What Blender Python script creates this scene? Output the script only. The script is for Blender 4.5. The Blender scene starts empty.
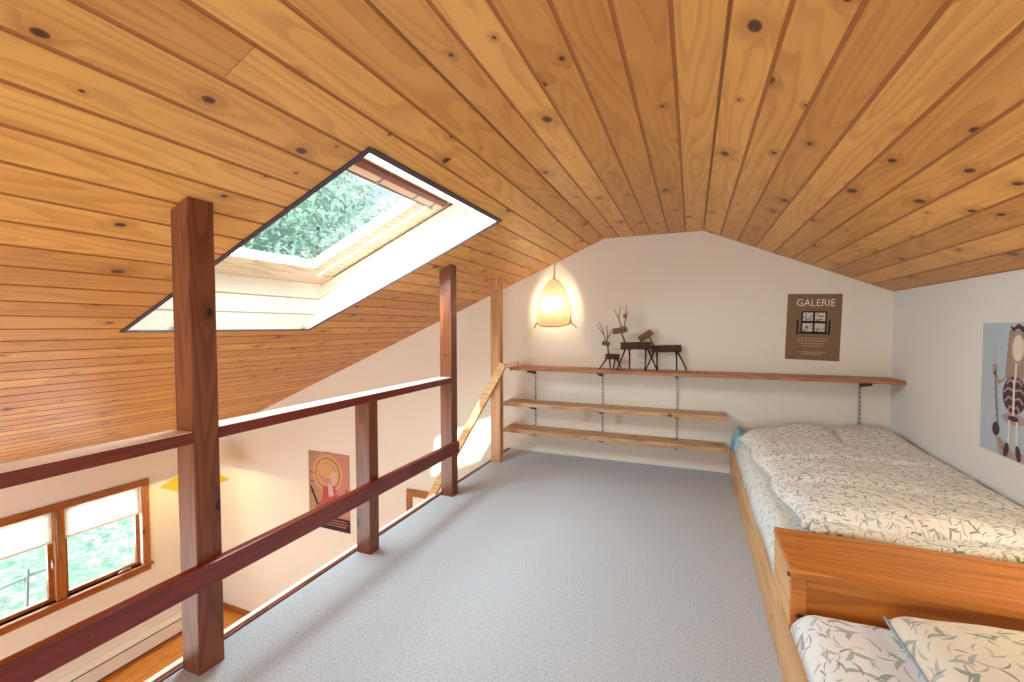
import bpy, bmesh, math, random
from mathutils import Vector, Matrix, noise
random.seed(7)
sc = bpy.context.scene
COL = sc.collection
PI = math.pi
WL = {}          # world location of each object's origin

# ------------------------------------------------------------------ node helpers
def new_mat(name):
    m = bpy.data.materials.new(name); m.use_nodes = True
    m.node_tree.nodes.clear()
    return m, m.node_tree
class G:
    def __init__(s, nt): s.nt = nt
    def n(s, t, ins=None, **kw):
        o = s.nt.nodes.new(t)
        for k, v in kw.items(): setattr(o, k, v)
        for k, v in (ins or {}).items(): s.put(o.inputs[k], v)
        return o
    def put(s, sock, v):
        if isinstance(v, bpy.types.NodeSocket): s.nt.links.new(v, sock)
        elif v is not None:
            if hasattr(sock.default_value, '__len__') and isinstance(v, (tuple, list)):
                d = len(sock.default_value)
                v = tuple(v)[:d] + (1.0,) * (d - len(v))
            sock.default_value = v
    def m(s, op, a, b=None, c=None, clamp=False):
        o = s.n('ShaderNodeMath', operation=op, use_clamp=clamp)
        for i, v in enumerate((a, b, c)):
            if v is not None: s.put(o.inputs[i], v)
        return o.outputs[0]
    def v(s, op, a, b=None):
        o = s.n('ShaderNodeVectorMath', operation=op)
        s.put(o.inputs[0], a)
        if b is not None: s.put(o.inputs['Scale' if op == 'SCALE' else 1], b)
        return o.outputs['Value' if op in ('LENGTH', 'DISTANCE', 'DOT_PRODUCT') else 'Vector']
    def mix(s, f, a, b, mode='MIX'):
        o = s.n('ShaderNodeMix', data_type='RGBA', blend_type=mode)
        s.put(o.inputs[0], f); s.put(o.inputs[6], a); s.put(o.inputs[7], b)
        return o.outputs[2]
    def step(s, x, lo, hi):           # smoothstep lo->hi
        o = s.n('ShaderNodeMapRange', interpolation_type='SMOOTHSTEP')
        for i, v in enumerate((x, lo, hi, 0.0, 1.0)): s.put(o.inputs[i], v)
        return o.outputs[0]
    def noise(s, vec, scale, detail=2.0, rough=.5):
        o = s.n('ShaderNodeTexNoise', {'Vector': vec, 'Scale': scale, 'Detail': detail, 'Roughness': rough})
        return o.outputs['Fac']
    def comb(s, x, y, z=0.0):
        return s.n('ShaderNodeCombineXYZ', {0: x, 1: y, 2: z}).outputs[0]
    def sep(s, v):
        o = s.n('ShaderNodeSeparateXYZ', {0: v}); return o.outputs[0], o.outputs[1], o.outputs[2]
    def out(s, col, rough=.5, spec=.5, bump=None, bstr=.2, bdist=.01, extra=None):
        ins = {'Base Color': col, 'Roughness': rough, 'Specular IOR Level': spec}
        ins.update(extra or {})
        b = s.n('ShaderNodeBsdfPrincipled', ins)
        if bump is not None:
            bn = s.n('ShaderNodeBump', {'Strength': bstr, 'Distance': bdist, 'Height': bump})
            s.nt.links.new(bn.outputs[0], b.inputs['Normal'])
        o = s.n('ShaderNodeOutputMaterial'); s.nt.links.new(b.outputs[0], o.inputs[0])
        return b
def lin(r, g, b):
    f = lambda c: (c/255/12.92) if c/255 <= .04045 else ((c/255+.055)/1.055)**2.4
    return (f(r), f(g), f(b), 1)

def wood_nodes(g, across, along, depth, rnd, light, dark, line, knot, kscale=3.2, kpres=.55, rings=13., tone=None, ringw=.42):
    """pine / cedar: cathedral grain from contour lines, fine streaks, scattered knots"""
    off = g.m('MULTIPLY', rnd, 57.3)
    # knots
    kv = g.comb(g.m('MULTIPLY', g.m('ADD', across, off), 1.0), g.m('MULTIPLY', g.m('ADD', along, off), .72), g.m('MULTIPLY', depth, 0.35))
    vo = g.n('ShaderNodeTexVoronoi', {'Vector': kv, 'Scale': kscale, 'Randomness': 1.0}, feature='F1', voronoi_dimensions='2D')
    kd = vo.outputs['Distance']; cr, cg, cb = g.sep(vo.outputs['Color'])
    pres = g.m('GREATER_THAN', cr, kpres)
    rad = g.m('ADD', g.m('MULTIPLY', g.m('MULTIPLY', cg, cg), .085), .026)
    core = g.m('MULTIPLY', pres, g.m('SUBTRACT', 1.0, g.step(kd, g.m('MULTIPLY', rad, .65), rad)))
    halo = g.m('MULTIPLY', pres, g.m('SUBTRACT', 1.0, g.step(kd, rad, g.m('MULTIPLY', rad, 4.0))))
    gv = g.comb(g.m('MULTIPLY', g.m('ADD', across, off), 1.0), g.m('MULTIPLY', along, .11), g.m('MULTIPLY', depth, 1.0))
    n1 = g.noise(gv, 6.0, 1.5, .45)
    ph = g.m('ADD', g.m('MULTIPLY', n1, rings), g.m('MULTIPLY', halo, .7))
    fr = g.m('FRACT', ph)
    ring = g.m('MULTIPLY', g.step(fr, .15, .85), g.m('SUBTRACT', 1.0, g.step(fr, .88, 1.0)))
    sv = g.comb(g.m('MULTIPLY', g.m('ADD', across, off), 190.0), g.m('MULTIPLY', along, 3.0), g.m('MULTIPLY', depth, 190.0))
    n2 = g.noise(sv, 1.0, 2.0)
    bv = g.comb(g.m('ADD', g.m('MULTIPLY', across, 9.0), off), g.m('MULTIPLY', along, 1.1), g.m('MULTIPLY', depth, 9.))
    n3 = g.noise(bv, 1.0, 3.0)
    f = g.m('ADD', g.m('MULTIPLY', ring, ringw), g.m('MULTIPLY', g.m('SUBTRACT', n2, .5), .55), clamp=True)
    f = g.m('ADD', f, g.m('MULTIPLY', g.m('SUBTRACT', n3, .45), .9), clamp=True)
    col = g.mix(f, light, dark)
    col = g.mix(g.m('MULTIPLY', halo, .5), col, dark)
    col = g.mix(g.m('MULTIPLY', g.m('MULTIPLY', ring, ring), ringw * .6), col, line)
    if tone is not None: col = g.mix(1.0, col, tone, 'MULTIPLY')
    kc = g.mix(g.step(kd, 0.0, rad), knot, line)
    col = g.mix(core, col, kc)
    bump = g.m('SUBTRACT', g.m('ADD', g.m('MULTIPLY', n2, .25), g.m('MULTIPLY', n3, .5)), g.m('MULTIPLY', core, .8))
    return col, bump

def ceiling_mat(name, light, dark, line, knot, rough=.34, spec=.5, groove=None, kpres=.5):
    m, nt = new_mat(name); g = G(nt)
    uv = g.n('ShaderNodeUVMap', uv_map='UVMap').outputs[0]
    at = g.n('ShaderNodeVertexColor', layer_name='board').outputs['Color']
    u, y, _ = g.sep(uv); r, b, c = g.sep(at)
    # board tone: three cedar kinds
    t1 = g.mix(g.step(b, .05, .95), (1.1, 1.09, 1.04, 1), (.86, .76, .66, 1))
    col, bump = wood_nodes(g, u, y, 0.0, r, light, dark, line, knot, 4.2, kpres, 12.0, t1, .2)
    if groove: col = g.mix(c, col, groove)
    g.out(col, rough, spec, bump, .10, .004)
    return m
def wood_mat(name, axis, light, dark, line, knot, rough=.4, spec=.5, kpres=.6, kscale=3.2, rings=10., coat=0.):
    m, nt = new_mat(name); g = G(nt)
    tc = g.n('ShaderNodeTexCoord').outputs['Object']
    x, y, z = g.sep(tc)
    rnd = g.n('ShaderNodeObjectInfo').outputs['Random']
    a = {'X': x, 'Y': y, 'Z': z}[axis]
    o1, o2 = {'X': (g.m('ADD', y, z), g.m('SUBTRACT', z, y)), 'Y': (g.m('ADD', x, z), g.m('SUBTRACT', z, x)), 'Z': (g.m('ADD', x, y), g.m('SUBTRACT', y, x))}[axis]
    col, bump = wood_nodes(g, o1, a, o2, rnd, light, dark, line, knot, kscale, kpres, rings)
    g.out(col, rough, spec, bump, .12, .004, {'Coat Weight': coat, 'Coat Roughness': .12})
    return m
def plain(name, c, rough=.5, spec=.4, metal=0., var=.06, vscale=6., bump=0., bscale=60., emit=None):
    m, nt = new_mat(name); g = G(nt)
    tc = g.n('ShaderNodeTexCoord').outputs['Object']
    n = g.noise(tc, vscale, 3.)
    f = g.m('MULTIPLY', n, 1.)
    lo = tuple(max(0, k*(1-var)) for k in c[:3])+(1,); hi = tuple(min(1, k*(1+var)) for k in c[:3])+(1,)
    col = g.mix(f, lo, hi)
    b = None
    if bump: b = g.noise(tc, bscale, 2.)
    ex = {'Metallic': metal}
    if emit: ex.update({'Emission Color': emit[0], 'Emission Strength': emit[1]})
    g.out(col, rough, spec, b, bump, .003, ex)
    return m
def fabric_mat(name, base, leafs, scale=9.0, base2=None):
    """printed cotton: scattered sprigs of curved leaves"""
    m, nt = new_mat(name); g = G(nt)
    uv = g.n('ShaderNodeUVMap', uv_map='UVMap').outputs[0]
    w = g.n('ShaderNodeTexNoise', {'Vector': uv, 'Scale': 5.0, 'Detail': 1.0}).outputs['Color']
    uvw = g.v('ADD', uv, g.v('SCALE', g.v('SUBTRACT', w, (.5, .5, .5)), .05))
    col = base
    if base2: col = g.mix(g.noise(uv, 3.0, 2.0), base, base2)
    for i, (lc, sc_, L, W, curve, nl, off) in enumerate(leafs):
        p = g.v('ADD', uvw, (off, off*1.7, 0))
        vo = g.n('ShaderNodeTexVoronoi', {'Vector': p, 'Scale': sc_, 'Randomness': .85}, feature='F1', voronoi_dimensions='2D')
        loc = g.v('SCALE', g.v('SUBTRACT', p, vo.outputs['Position']), sc_)
        r, gg, bb = g.sep(vo.outputs['Color'])
        mask = None
        for k in range(nl):
            a = g.m('ADD', g.m('MULTIPLY', r, 2*PI), k*2*PI/nl*.55 - .3)
            rot = g.n('ShaderNodeVectorRotate', {'Vector': loc, 'Angle': a}, rotation_type='Z_AXIS').outputs[0]
            x, y, _ = g.sep(rot)
            x1 = g.m('SUBTRACT', x, L*(.55 if nl > 1 else 0.0))
            yc = g.m('ADD', y, g.m('MULTIPLY', g.m('MULTIPLY', x1, x1), curve if k % 2 else -curve))
            t = g.m('DIVIDE', x1, L)
            wd = g.m('MULTIPLY', g.m('SUBTRACT', 1.0, g.m('MULTIPLY', t, t)), W)
            d = g.m('SUBTRACT', wd, g.m('ABSOLUTE', yc))
            mk = g.step(d, 0.0, .02)
            mask = mk if mask is None else g.m('MAXIMUM', mask, mk)
        fade = g.m('ADD', .45, g.m('MULTIPLY', gg, .55))
        lcol = g.mix(bb, lc[0], lc[1])
        col = g.mix(g.m('MULTIPLY', mask, fade), col, lcol)
    tc = g.n('ShaderNodeTexCoord').outputs['Object']
    b = g.noise(tc, 26.0, 3.0)
    g.out(col, .85, .15, b, .25, .006, {'Sheen Weight': .1})
    return m

# ------------------------------------------------------------------ materials
M = {}
M['ceiling'] = ceiling_mat('ceiling_cedar', lin(208, 156, 86), lin(160, 102, 46), lin(106, 58, 25), lin(56, 42, 38), .42, .45, lin(158, 98, 50), .30)
M['shaft'] = ceiling_mat('whitewashed_board', lin(248, 246, 242), lin(238, 232, 222), lin(222, 208, 190), lin(160, 142, 122), .45, .4, lin(170, 150, 125), .75)
M['post'] = wood_mat('post_fir', 'Z', lin(128, 70, 40), lin(94, 46, 26), lin(62, 28, 17), lin(30, 16, 13), .33, .5, .30, 3.4)
M['postlit'] = wood_mat('post_fir_lit', 'Z', lin(196, 148, 104), lin(166, 114, 74), lin(128, 80, 50), lin(60, 34, 24), .4, .45, .5, 3.2)  # lighter copy of the post wood: light on the end post is in the colour
M['rail'] = wood_mat('rail_red_fir', 'Y', lin(122, 36, 22), lin(94, 26, 16), lin(72, 22, 14), lin(44, 18, 12), .3, .5, .8, 2.0, 7., .2)
M['stairrail'] = wood_mat('stair_rail_pine', 'X', lin(222, 186, 134), lin(198, 156, 106), lin(140, 92, 52), lin(90, 60, 40), .4, .4, .8)
M['shelfwood'] = wood_mat('shelf_pine', 'X', lin(204, 164, 122), lin(170, 124, 86), lin(122, 82, 56), lin(84, 54, 40), .45, .4, .35, 4.5)
M['shelfred'] = wood_mat('shelf_cedar', 'X', lin(176, 118, 80), lin(146, 88, 58), lin(104, 58, 38), lin(70, 40, 30), .42, .4, .7, 3.0)
M['bedpineX'] = wood_mat('bed_pine_front', 'X', lin(206, 130, 52), lin(170, 92, 30), lin(128, 64, 20), lin(60, 28, 12), .33, .5, .6, 3.0, 8.)
M['bedpineY'] = wood_mat('bed_pine_side', 'Y', lin(216, 172, 118), lin(190, 140, 88), lin(158, 108, 64), lin(120, 76, 44), .4, .45, .85, 3.0, 8.)
M['lowfloor'] = wood_mat('oak_boards', 'Y', lin(226, 160, 70), lin(196, 124, 46), lin(150, 88, 30), lin(120, 70, 30), .3, .5, .95)
M['trimwood'] = wood_mat('window_oak', 'Y', lin(166, 100, 50), lin(134, 74, 36), lin(96, 48, 24), lin(70, 40, 22), .35, .5, .9)
M['trimwoodZ'] = wood_mat('window_oak_upright', 'Z', lin(170, 108, 54), lin(140, 82, 40), lin(100, 54, 26), lin(70, 40, 22), .35, .5, .9)
M['sashwood'] = wood_mat('skylight_pine', 'Y', lin(244, 232, 208), lin(228, 206, 172), lin(186, 146, 104), lin(140, 100, 70), .4, .4, .9)
M['edge'] = wood_mat('floor_edge_wood', 'Y', lin(122, 66, 46), lin(92, 46, 32), lin(70, 34, 24), lin(60, 30, 20), .4, .4, .9)
M['wall'] = plain('wall_plaster', lin(230, 224, 214), .85, .2, 0, .03, 1.3, .05, 140.)
M['wallR'] = plain('wall_plaster_side', lin(226, 227, 228), .85, .2, 0, .03, 1.3, .05, 140.)
M['white'] = plain('white_paint', lin(238, 234, 228), .5, .4, 0, .02)
M['heater'] = plain('heater_enamel', lin(232, 228, 218), .4, .5, 0, .02)
M['dark'] = plain('black_metal', lin(34, 32, 34), .45, .5, .3)
M['darktrim'] = plain('dark_violet_trim', lin(66, 54, 66), .5, .4)
M['steel'] = plain('grey_steel', lin(150, 148, 146), .4, .5, .7)
M['track'] = plain('pale_track_metal', lin(196, 192, 188), .4, .5, .2)
M['redbrown'] = plain('red_brown_bar', lin(128, 66, 52), .5, .4)
M['peach'] = plain('peach_cassette', lin(238, 206, 180), .5, .4)
M['paperpanel'] = plain('outlet_ivory', lin(214, 204, 190), .45, .4, 0, .02)
M['outletdark'] = plain('outlet_slot', lin(70, 62, 56), .5, .3)
M['bark'] = plain('dark_bark', lin(84, 62, 52), .9, .1, 0, .55, 60., .8, 90.)
M['barkgrey'] = plain('grey_bark', lin(116, 94, 78), .9, .1, 0, .45, 60., .8, 90.)
M['cutend'] = plain('cut_log_end', lin(206, 166, 112), .8, .2, 0, .12, 40.)
M['twig'] = plain('dark_twig', lin(54, 38, 32), .8, .2, 0, .3, 40.)
M['twiglight'] = plain('pale_twig', lin(128, 104, 86), .8, .2, 0, .3, 40.)
M['berry'] = plain('red_berry', lin(170, 60, 36), .4, .5)
M['bluecloth'] = plain('pale_blue_cloth', lin(150, 196, 214), .9, .1, 0, .1, 12.)
m, nt = new_mat('cellular_shade_cloth'); g = G(nt)
d = g.n('ShaderNodeBsdfDiffuse', {0: lin(240, 240, 236)}); t = g.n('ShaderNodeBsdfTranslucent', {0: lin(240, 240, 236)})
mx = g.n('ShaderNodeMixShader', {0: .5}); nt.links.new(d.outputs[0], mx.inputs[1]); nt.links.new(t.outputs[0], mx.inputs[2])
o = g.n('ShaderNodeOutputMaterial'); nt.links.new(mx.outputs[0], o.inputs[0]); M['shadecloth'] = m
m, nt = new_mat('pale_lawn'); g = G(nt)
tc = g.n('ShaderNodeTexCoord').outputs['Object']
f = g.step(g.noise(tc, 6.0, 8., .8), .42, .60); f2 = g.noise(tc, .5, 3.)
col = g.mix(f, (.10, .26, .20, 1), (.48, .56, .50, 1)); col = g.mix(g.step(f2, .4, .7), col, (.20, .36, .28, 1))
g.out(col, .9, .1); M['lawn'] = m
m, nt = new_mat('tree_leaves'); g = G(nt)
tc = g.n('ShaderNodeTexCoord').outputs['Object']
lc = g.mix(g.noise(tc, 3., 3.), (.16, .34, .27, 1), (.50, .66, .58, 1))
d = g.n('ShaderNodeBsdfDiffuse', {0: lc}); t = g.n('ShaderNodeBsdfTranslucent', {0: lc})
mx = g.n('ShaderNodeMixShader', {0: .5}); nt.links.new(d.outputs[0], mx.inputs[1]); nt.links.new(t.outputs[0], mx.inputs[2])
o = g.n('ShaderNodeOutputMaterial'); nt.links.new(mx.outputs[0], o.inputs[0]); M['leaf'] = m
M['trunk'] = plain('tree_bark', lin(110, 100, 92), .9, .1, 0, .3, 10.)
M['fence'] = plain('grey_fence_wood', lin(150, 160, 160), .9, .1)
M['lampyellow'] = plain('yellow_paper_shade', lin(226, 190, 70), .7, .2, 0, .04, 6, 0, 60, (lin(255, 205, 60), .5))
# carpet
m, nt = new_mat('grey_carpet'); g = G(nt)
tc = g.n('ShaderNodeTexCoord').outputs['Object']
n1 = g.noise(tc, 520., 2.0); n2 = g.noise(tc, 120., 3.0); n3 = g.noise(tc, 1.6, 3.0)
f = g.m('ADD', g.m('MULTIPLY', n1, .75), g.m('MULTIPLY', n2, .45))
col = g.mix(g.step(f, .42, .78), lin(146, 153, 163), lin(208, 211, 219))
col = g.mix(g.m('MULTIPLY', n3, .22), col, lin(166, 174, 188))
g.out(col, .95, .1, f, .35, .003, {'Sheen Weight': .15})
M['carpet'] = m
# glass
def glass(name, tint=(1, 1, 1, 1), gl=.06):
    m, nt = new_mat(name); g = G(nt)
    t = g.n('ShaderNodeBsdfTransparent', {0: tint}); s = g.n('ShaderNodeBsdfGlossy', {'Roughness': .02})
    mx = g.n('ShaderNodeMixShader', {0: gl}); nt.links.new(t.outputs[0], mx.inputs[1]); nt.links.new(s.outputs[0], mx.inputs[2])
    o = g.n('ShaderNodeOutputMaterial'); nt.links.new(mx.outputs[0], o.inputs[0]); return m
M['glass'] = glass('window_glass'); M['skyglass'] = glass('skylight_glass', (.93, .98, .96, 1), .05)
# lantern paper (lit from inside)
m, nt = new_mat('lantern_paper'); g = G(nt)
tc = g.n('ShaderNodeTexCoord').outputs['Object']
pn = g.mix(g.noise(tc, 38., 3.), lin(196, 182, 156), lin(168, 148, 118))
d = g.n('ShaderNodeBsdfDiffuse', {0: pn}); t = g.n('ShaderNodeBsdfTranslucent', {0: pn}); tr = g.n('ShaderNodeBsdfTransparent')
mx = g.n('ShaderNodeMixShader', {0: .62}); nt.links.new(d.outputs[0], mx.inputs[1]); nt.links.new(t.outputs[0], mx.inputs[2])
mx2 = g.n('ShaderNodeMixShader', {0: .12}); nt.links.new(mx.outputs[0], mx2.inputs[1]); nt.links.new(tr.outputs[0], mx2.inputs[2])
o = g.n('ShaderNodeOutputMaterial'); nt.links.new(mx2.outputs[0], o.inputs[0]); M['paper'] = m
m, nt = new_mat('bulb_glow'); g = G(nt)
e = g.n('ShaderNodeEmission', {0: lin(255, 214, 150), 1: 60.}); o = g.n('ShaderNodeOutputMaterial'); nt.links.new(e.outputs[0], o.inputs[0]); M['bulb'] = m
# bedding
LEAFS = [((lin(108, 120, 122), lin(140, 148, 142)), 15.0, .36, .075, .75, 2, 0.0),
         ((lin(116, 122, 118), lin(156, 138, 132)), 19.0, .42, .060, .8, 1, 3.3),
         ((lin(122, 134, 134), lin(102, 112, 116)), 22.0, .44, .055, -.8, 1, 7.1),
         ((lin(120, 134, 136), lin(150, 150, 144)), 27.0, .42, .070, .6, 1, 5.7)]
M['duvet'] = fabric_mat('leaf_print_cotton', lin(238, 237, 235), LEAFS, base2=lin(230, 228, 226))
LEAFS2 = [((lin(126, 142, 146), lin(152, 162, 156)), 11.0, .38, .085, .75, 2, 0.0), ((lin(134, 146, 148), lin(160, 150, 146)), 14.0, .42, .065, .8, 1, 3.3), ((lin(140, 152, 152), lin(122, 134, 140)), 18.0, .44, .06, -.8, 1, 7.1)]
M['nearsheet'] = fabric_mat('leaf_print_near_sheet', lin(232, 232, 234), LEAFS2, base2=lin(224, 226, 230))
M['sheet'] = fabric_mat('leaf_print_sheet', lin(224, 226, 226), [((lin(150, 164, 170), lin(176, 186, 190)), 17.0, .36, .08, .8, 2, 1.0), ((lin(160, 172, 176), lin(184, 190, 190)), 24.0, .42, .06, .8, 1, 4.0), ((lin(158, 172, 178), lin(170, 180, 184)), 28.0, .42, .07, -.6, 1, 2.2)])
M['pillow'] = fabric_mat('leaf_print_pillow', lin(222, 214, 202), LEAFS2, base2=lin(226, 218, 204))
M['bluehem'] = plain('grey_blue_piping', lin(150, 168, 184), .9, .1)

# ------------------------------------------------------------------ mesh helpers
def tag(o, label=None, cat=None, group=None, kind=None):
    for k, v in (('label', label), ('category', cat), ('group', group), ('kind', kind)):
        if v: o[k] = v
    return o
def obj(name, bm, mat, parent=None, at=None, smooth=False, normals=True):
    """link bm (world coordinates) as ONE mesh object; origin = parent's origin or `at`"""
    if normals: bmesh.ops.recalc_face_normals(bm, faces=bm.faces)
    L = Vector(WL[parent.name]) if parent is not None else Vector(at if at is not None else (0, 0, 0))
    bmesh.ops.translate(bm, verts=bm.verts, vec=-L)
    me = bpy.data.meshes.new(name); bm.to_mesh(me); bm.free()
    for mm in (mat if isinstance(mat, (list, tuple)) else [mat]): me.materials.append(mm)
    if smooth:
        for p in me.polygons: p.use_smooth = True
    o = bpy.data.objects.new(name, me); COL.objects.link(o)
    if parent is not None: o.parent = parent
    else: o.location = L
    WL[o.name] = tuple(L)
    return o
def thing(name, loc, label, cat, group=None, kind=None):
    o = bpy.data.objects.new(name, None); COL.objects.link(o); o.location = loc; WL[o.name] = tuple(loc)
    o.empty_display_size = .1
    return tag(o, label, cat, group, kind)
def B(): return bmesh.new()
def box(bm, lo, hi, bev=0.0, mi=0, rot=None, seg=2):
    t = B(); bmesh.ops.create_cube(t, size=1.0)
    for v in t.verts:
        v.co = Vector([lo[i] + (v.co[i] + .5) * (hi[i] - lo[i]) for i in range(3)])
    if bev: bmesh.ops.bevel(t, geom=t.edges[:], offset=bev, segments=seg, affect='EDGES', profile=.5)
    if rot:
        c = (Vector(lo) + Vector(hi)) / 2
        bmesh.ops.rotate(t, verts=t.verts, cent=c, matrix=rot)
    merge(bm, t, mi); return bm
def merge(bm, t, mi=0):
    for f in t.faces: f.material_index = mi
    me = bpy.data.meshes.new('tmp'); t.to_mesh(me); t.free(); bm.from_mesh(me); bpy.data.meshes.remove(me)
def beam(bm, p, q, w, h, bev=.004, up=(0, 0, 1), mi=0):
    """bar from p to q, w wide sideways, h along up"""
    p, q = Vector(p), Vector(q); d = (q - p); L = d.length; d.normalize()
    s = d.cross(Vector(up)); s.normalize(); u = s.cross(d)
    t = B(); bmesh.ops.create_cube(t, size=1.0)
    for v in t.verts: v.co = Vector((v.co.x * w, v.co.y * L, v.co.z * h))
    if bev: bmesh.ops.bevel(t, geom=t.edges[:], offset=bev, segments=2, affect='EDGES', profile=.5)
    R = Matrix((s, d, u)).transposed(); c = (p + q) / 2
    for v in t.verts: v.co = R @ v.co + c
    merge(bm, t, mi); return bm
def tube(bm, pts, rad, n=8, mi=0, cap=True, wob=0.0, mi_cap=None):
    pts = [Vector(p) for p in pts]; rr = rad if isinstance(rad, (list, tuple)) else [rad] * len(pts)
    t = B(); rings = []
    for i, p in enumerate(pts):
        d = (pts[min(i + 1, len(pts) - 1)] - pts[max(i - 1, 0)]).normalized()
        a = d.cross(Vector((0, 0, 1)));  a = a if a.length > .05 else d.cross(Vector((1, 0, 0)))
        a.normalize(); b = d.cross(a)
        ring = []
        for k in range(n):
            an = 2 * PI * k / n
            r = rr[i] * (1 + (wob * (noise.noise((k * 1.7, i * .9, p.x * 9)) if wob else 0)))
            ring.append(t.verts.new(p + a * (math.cos(an) * r) + b * (math.sin(an) * r)))
        rings.append(ring)
    for i in range(len(rings) - 1):
        for k in range(n):
            f = t.faces.new((rings[i][k], rings[i][(k + 1) % n], rings[i + 1][(k + 1) % n], rings[i + 1][k])); f.material_index = mi
    if cap:
        for r in (rings[0][::-1], rings[-1]):
            f = t.faces.new(r); f.material_index = mi if mi_cap is None else mi_cap
    me = bpy.data.meshes.new('tmp'); t.to_mesh(me); t.free(); bm.from_mesh(me); bpy.data.meshes.remove(me)
    return bm
def poly(bm, pts, mi=0):
    f = bm.faces.new([bm.verts.new(p) for p in pts]); f.material_index = mi; return f
def slab(bm, pts, vec, mi=0):
    """planar polygon extruded by vec (front and back faces and sides)"""
    vec = Vector(vec)
    a = [bm.verts.new(Vector(p)) for p in pts]; b = [bm.verts.new(Vector(p) + vec) for p in pts]
    fs = [bm.faces.new(a), bm.faces.new(b[::-1])]
    for i in range(len(a)):
        j = (i + 1) % len(a); fs.append(bm.faces.new((a[i], b[i], b[j], a[j])))
    for f in fs: f.material_index = mi
    return bm

# ------------------------------------------------------------------ layout numbers (metres; loft carpet is z = 0)
D = 4.43; XR = 1.496; XL = -6.74; ZF = -3.0; YB = -1.7
SL, SR = .421, .433
A0 = (-.821, 2.235); A1 = (.089, 2.235)
aL, aR = math.atan(SL), math.atan(SR)
uL = Vector((math.cos(aL), 0, math.sin(aL))); nL = Vector((-math.sin(aL), 0, math.cos(aL)))
uR = Vector((math.cos(aR), 0, -math.sin(aR))); nR = Vector((math.sin(aR), 0, math.cos(aR)))
P0 = Vector((A0[0], 0, A0[1])); P1 = Vector((A1[0], 0, A1[1]))
def roofL(u, y, t=0.0): return P0 + uL * u + nL * t + Vector((0, y, 0))
zceil = lambda x: A0[1] + SL * (x - A0[0]) if x < A0[0] else (A0[1] if x < A1[0] else A1[1] - SR * (x - A1[0]))
# skylight opening on the left slope
U0, U1, V0, V1 = -2.325, -.42, 1.425, 2.725
T = .28; TU0, TU1, TV0, TV1 = -2.04, -.70, 1.425, 2.725

# ---------------------------------------- board ceilings with real grooves
def boards(bm, P, u, n, ulo, uhi, w, y0, y1, hole=None, start=0.0, gw=.015, gd=.0035, joints=True):
    uvl = bm.loops.layers.uv.get('UVMap') or bm.loops.layers.uv.new('UVMap'); cl = bm.loops.layers.float_color.get('board') or bm.loops.layers.float_color.new('board')
    def quad(ua, ta, ub, tb, ya, yb, rnd, c):
        vs = [P + u * ua + n * ta + Vector((0, ya, 0)), P + u * ub + n * tb + Vector((0, ya, 0)), P + u * ub + n * tb + Vector((0, yb, 0)), P + u * ua + n * ta + Vector((0, yb, 0))]
        f = bm.faces.new([bm.verts.new(v) for v in vs])
        for l, (a, b) in zip(f.loops, ((ua, ya), (ub, ya), (ub, yb), (ua, yb))):
            l[uvl].uv = (a, b); l[cl] = (rnd[0], rnd[1], c, 1)
    k = math.floor((ulo - start) / w)
    while start + k * w < uhi:
        a, b = start + k * w, start + (k + 1) * w; k += 1
        prof = [(a, gd, a + gw * .32, gd, 1.), (a + gw * .32, gd, a + gw * .5, 0, .75), (a + gw * .5, 0, b - gw * .5, 0, 0.), (b - gw * .5, 0, b - gw * .32, gd, .75), (b - gw * .32, gd, b, gd, 1.)]
        ys = [y0, y1]
        if joints and random.random() < .18: ys = [y0, random.uniform(y0 + 1., y1 - .6), y1]
        for ji in range(len(ys) - 1):
            rnd = (random.random(), random.random())
            ya, yb = ys[ji] + (.0015 if ji else 0), ys[ji + 1]
            if ji: quad(max(a, ulo), .004, min(b, uhi), .004, ys[ji] - .001, ya, rnd, 1.)
            for (s0, t0, s1, t1, c) in prof:
                lo, hi = max(s0, ulo), min(s1, uhi)
                if hi - lo < 1e-5: continue
                cuts = [lo] + [h for h in (hole[:2] if hole else ()) if lo < h < hi] + [hi]
                for i in range(len(cuts) - 1):
                    c0, c1 = cuts[i], cuts[i + 1]
                    tt = lambda s: t0 + (t1 - t0) * (s - s0) / (s1 - s0)
                    mid = (c0 + c1) / 2
                    if hole and hole[0] < mid < hole[1]:
                        if ya < hole[2]: quad(c0, tt(c0), c1, tt(c1), ya, min(yb, hole[2]), rnd, c)
                        if yb > hole[3]: quad(c0, tt(c0), c1, tt(c1), max(ya, hole[3]), yb, rnd, c)
                    else: quad(c0, tt(c0), c1, tt(c1), ya, yb, rnd, c)
bm = B()
uend = -(A0[0] - XL + .1) / math.cos(aL)
boards(bm, P0, uL, nL, uend, 0.0, .1525, YB, D, (U0, U1, V0, V1), start=0.0)
boards(bm, Vector((0, 0, A0[1])), Vector((1, 0, 0)), Vector((0, 0, 1)), A0[0], A1[0], .1517, YB, D, start=-.821)
boards(bm, P1, uR, nR, 0.0, (XR - A1[0] + .02) / math.cos(aR), .1525, YB, D, start=0.0)
tag(obj('ceiling', bm, M['ceiling'], normals=False), kind='structure')

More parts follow.
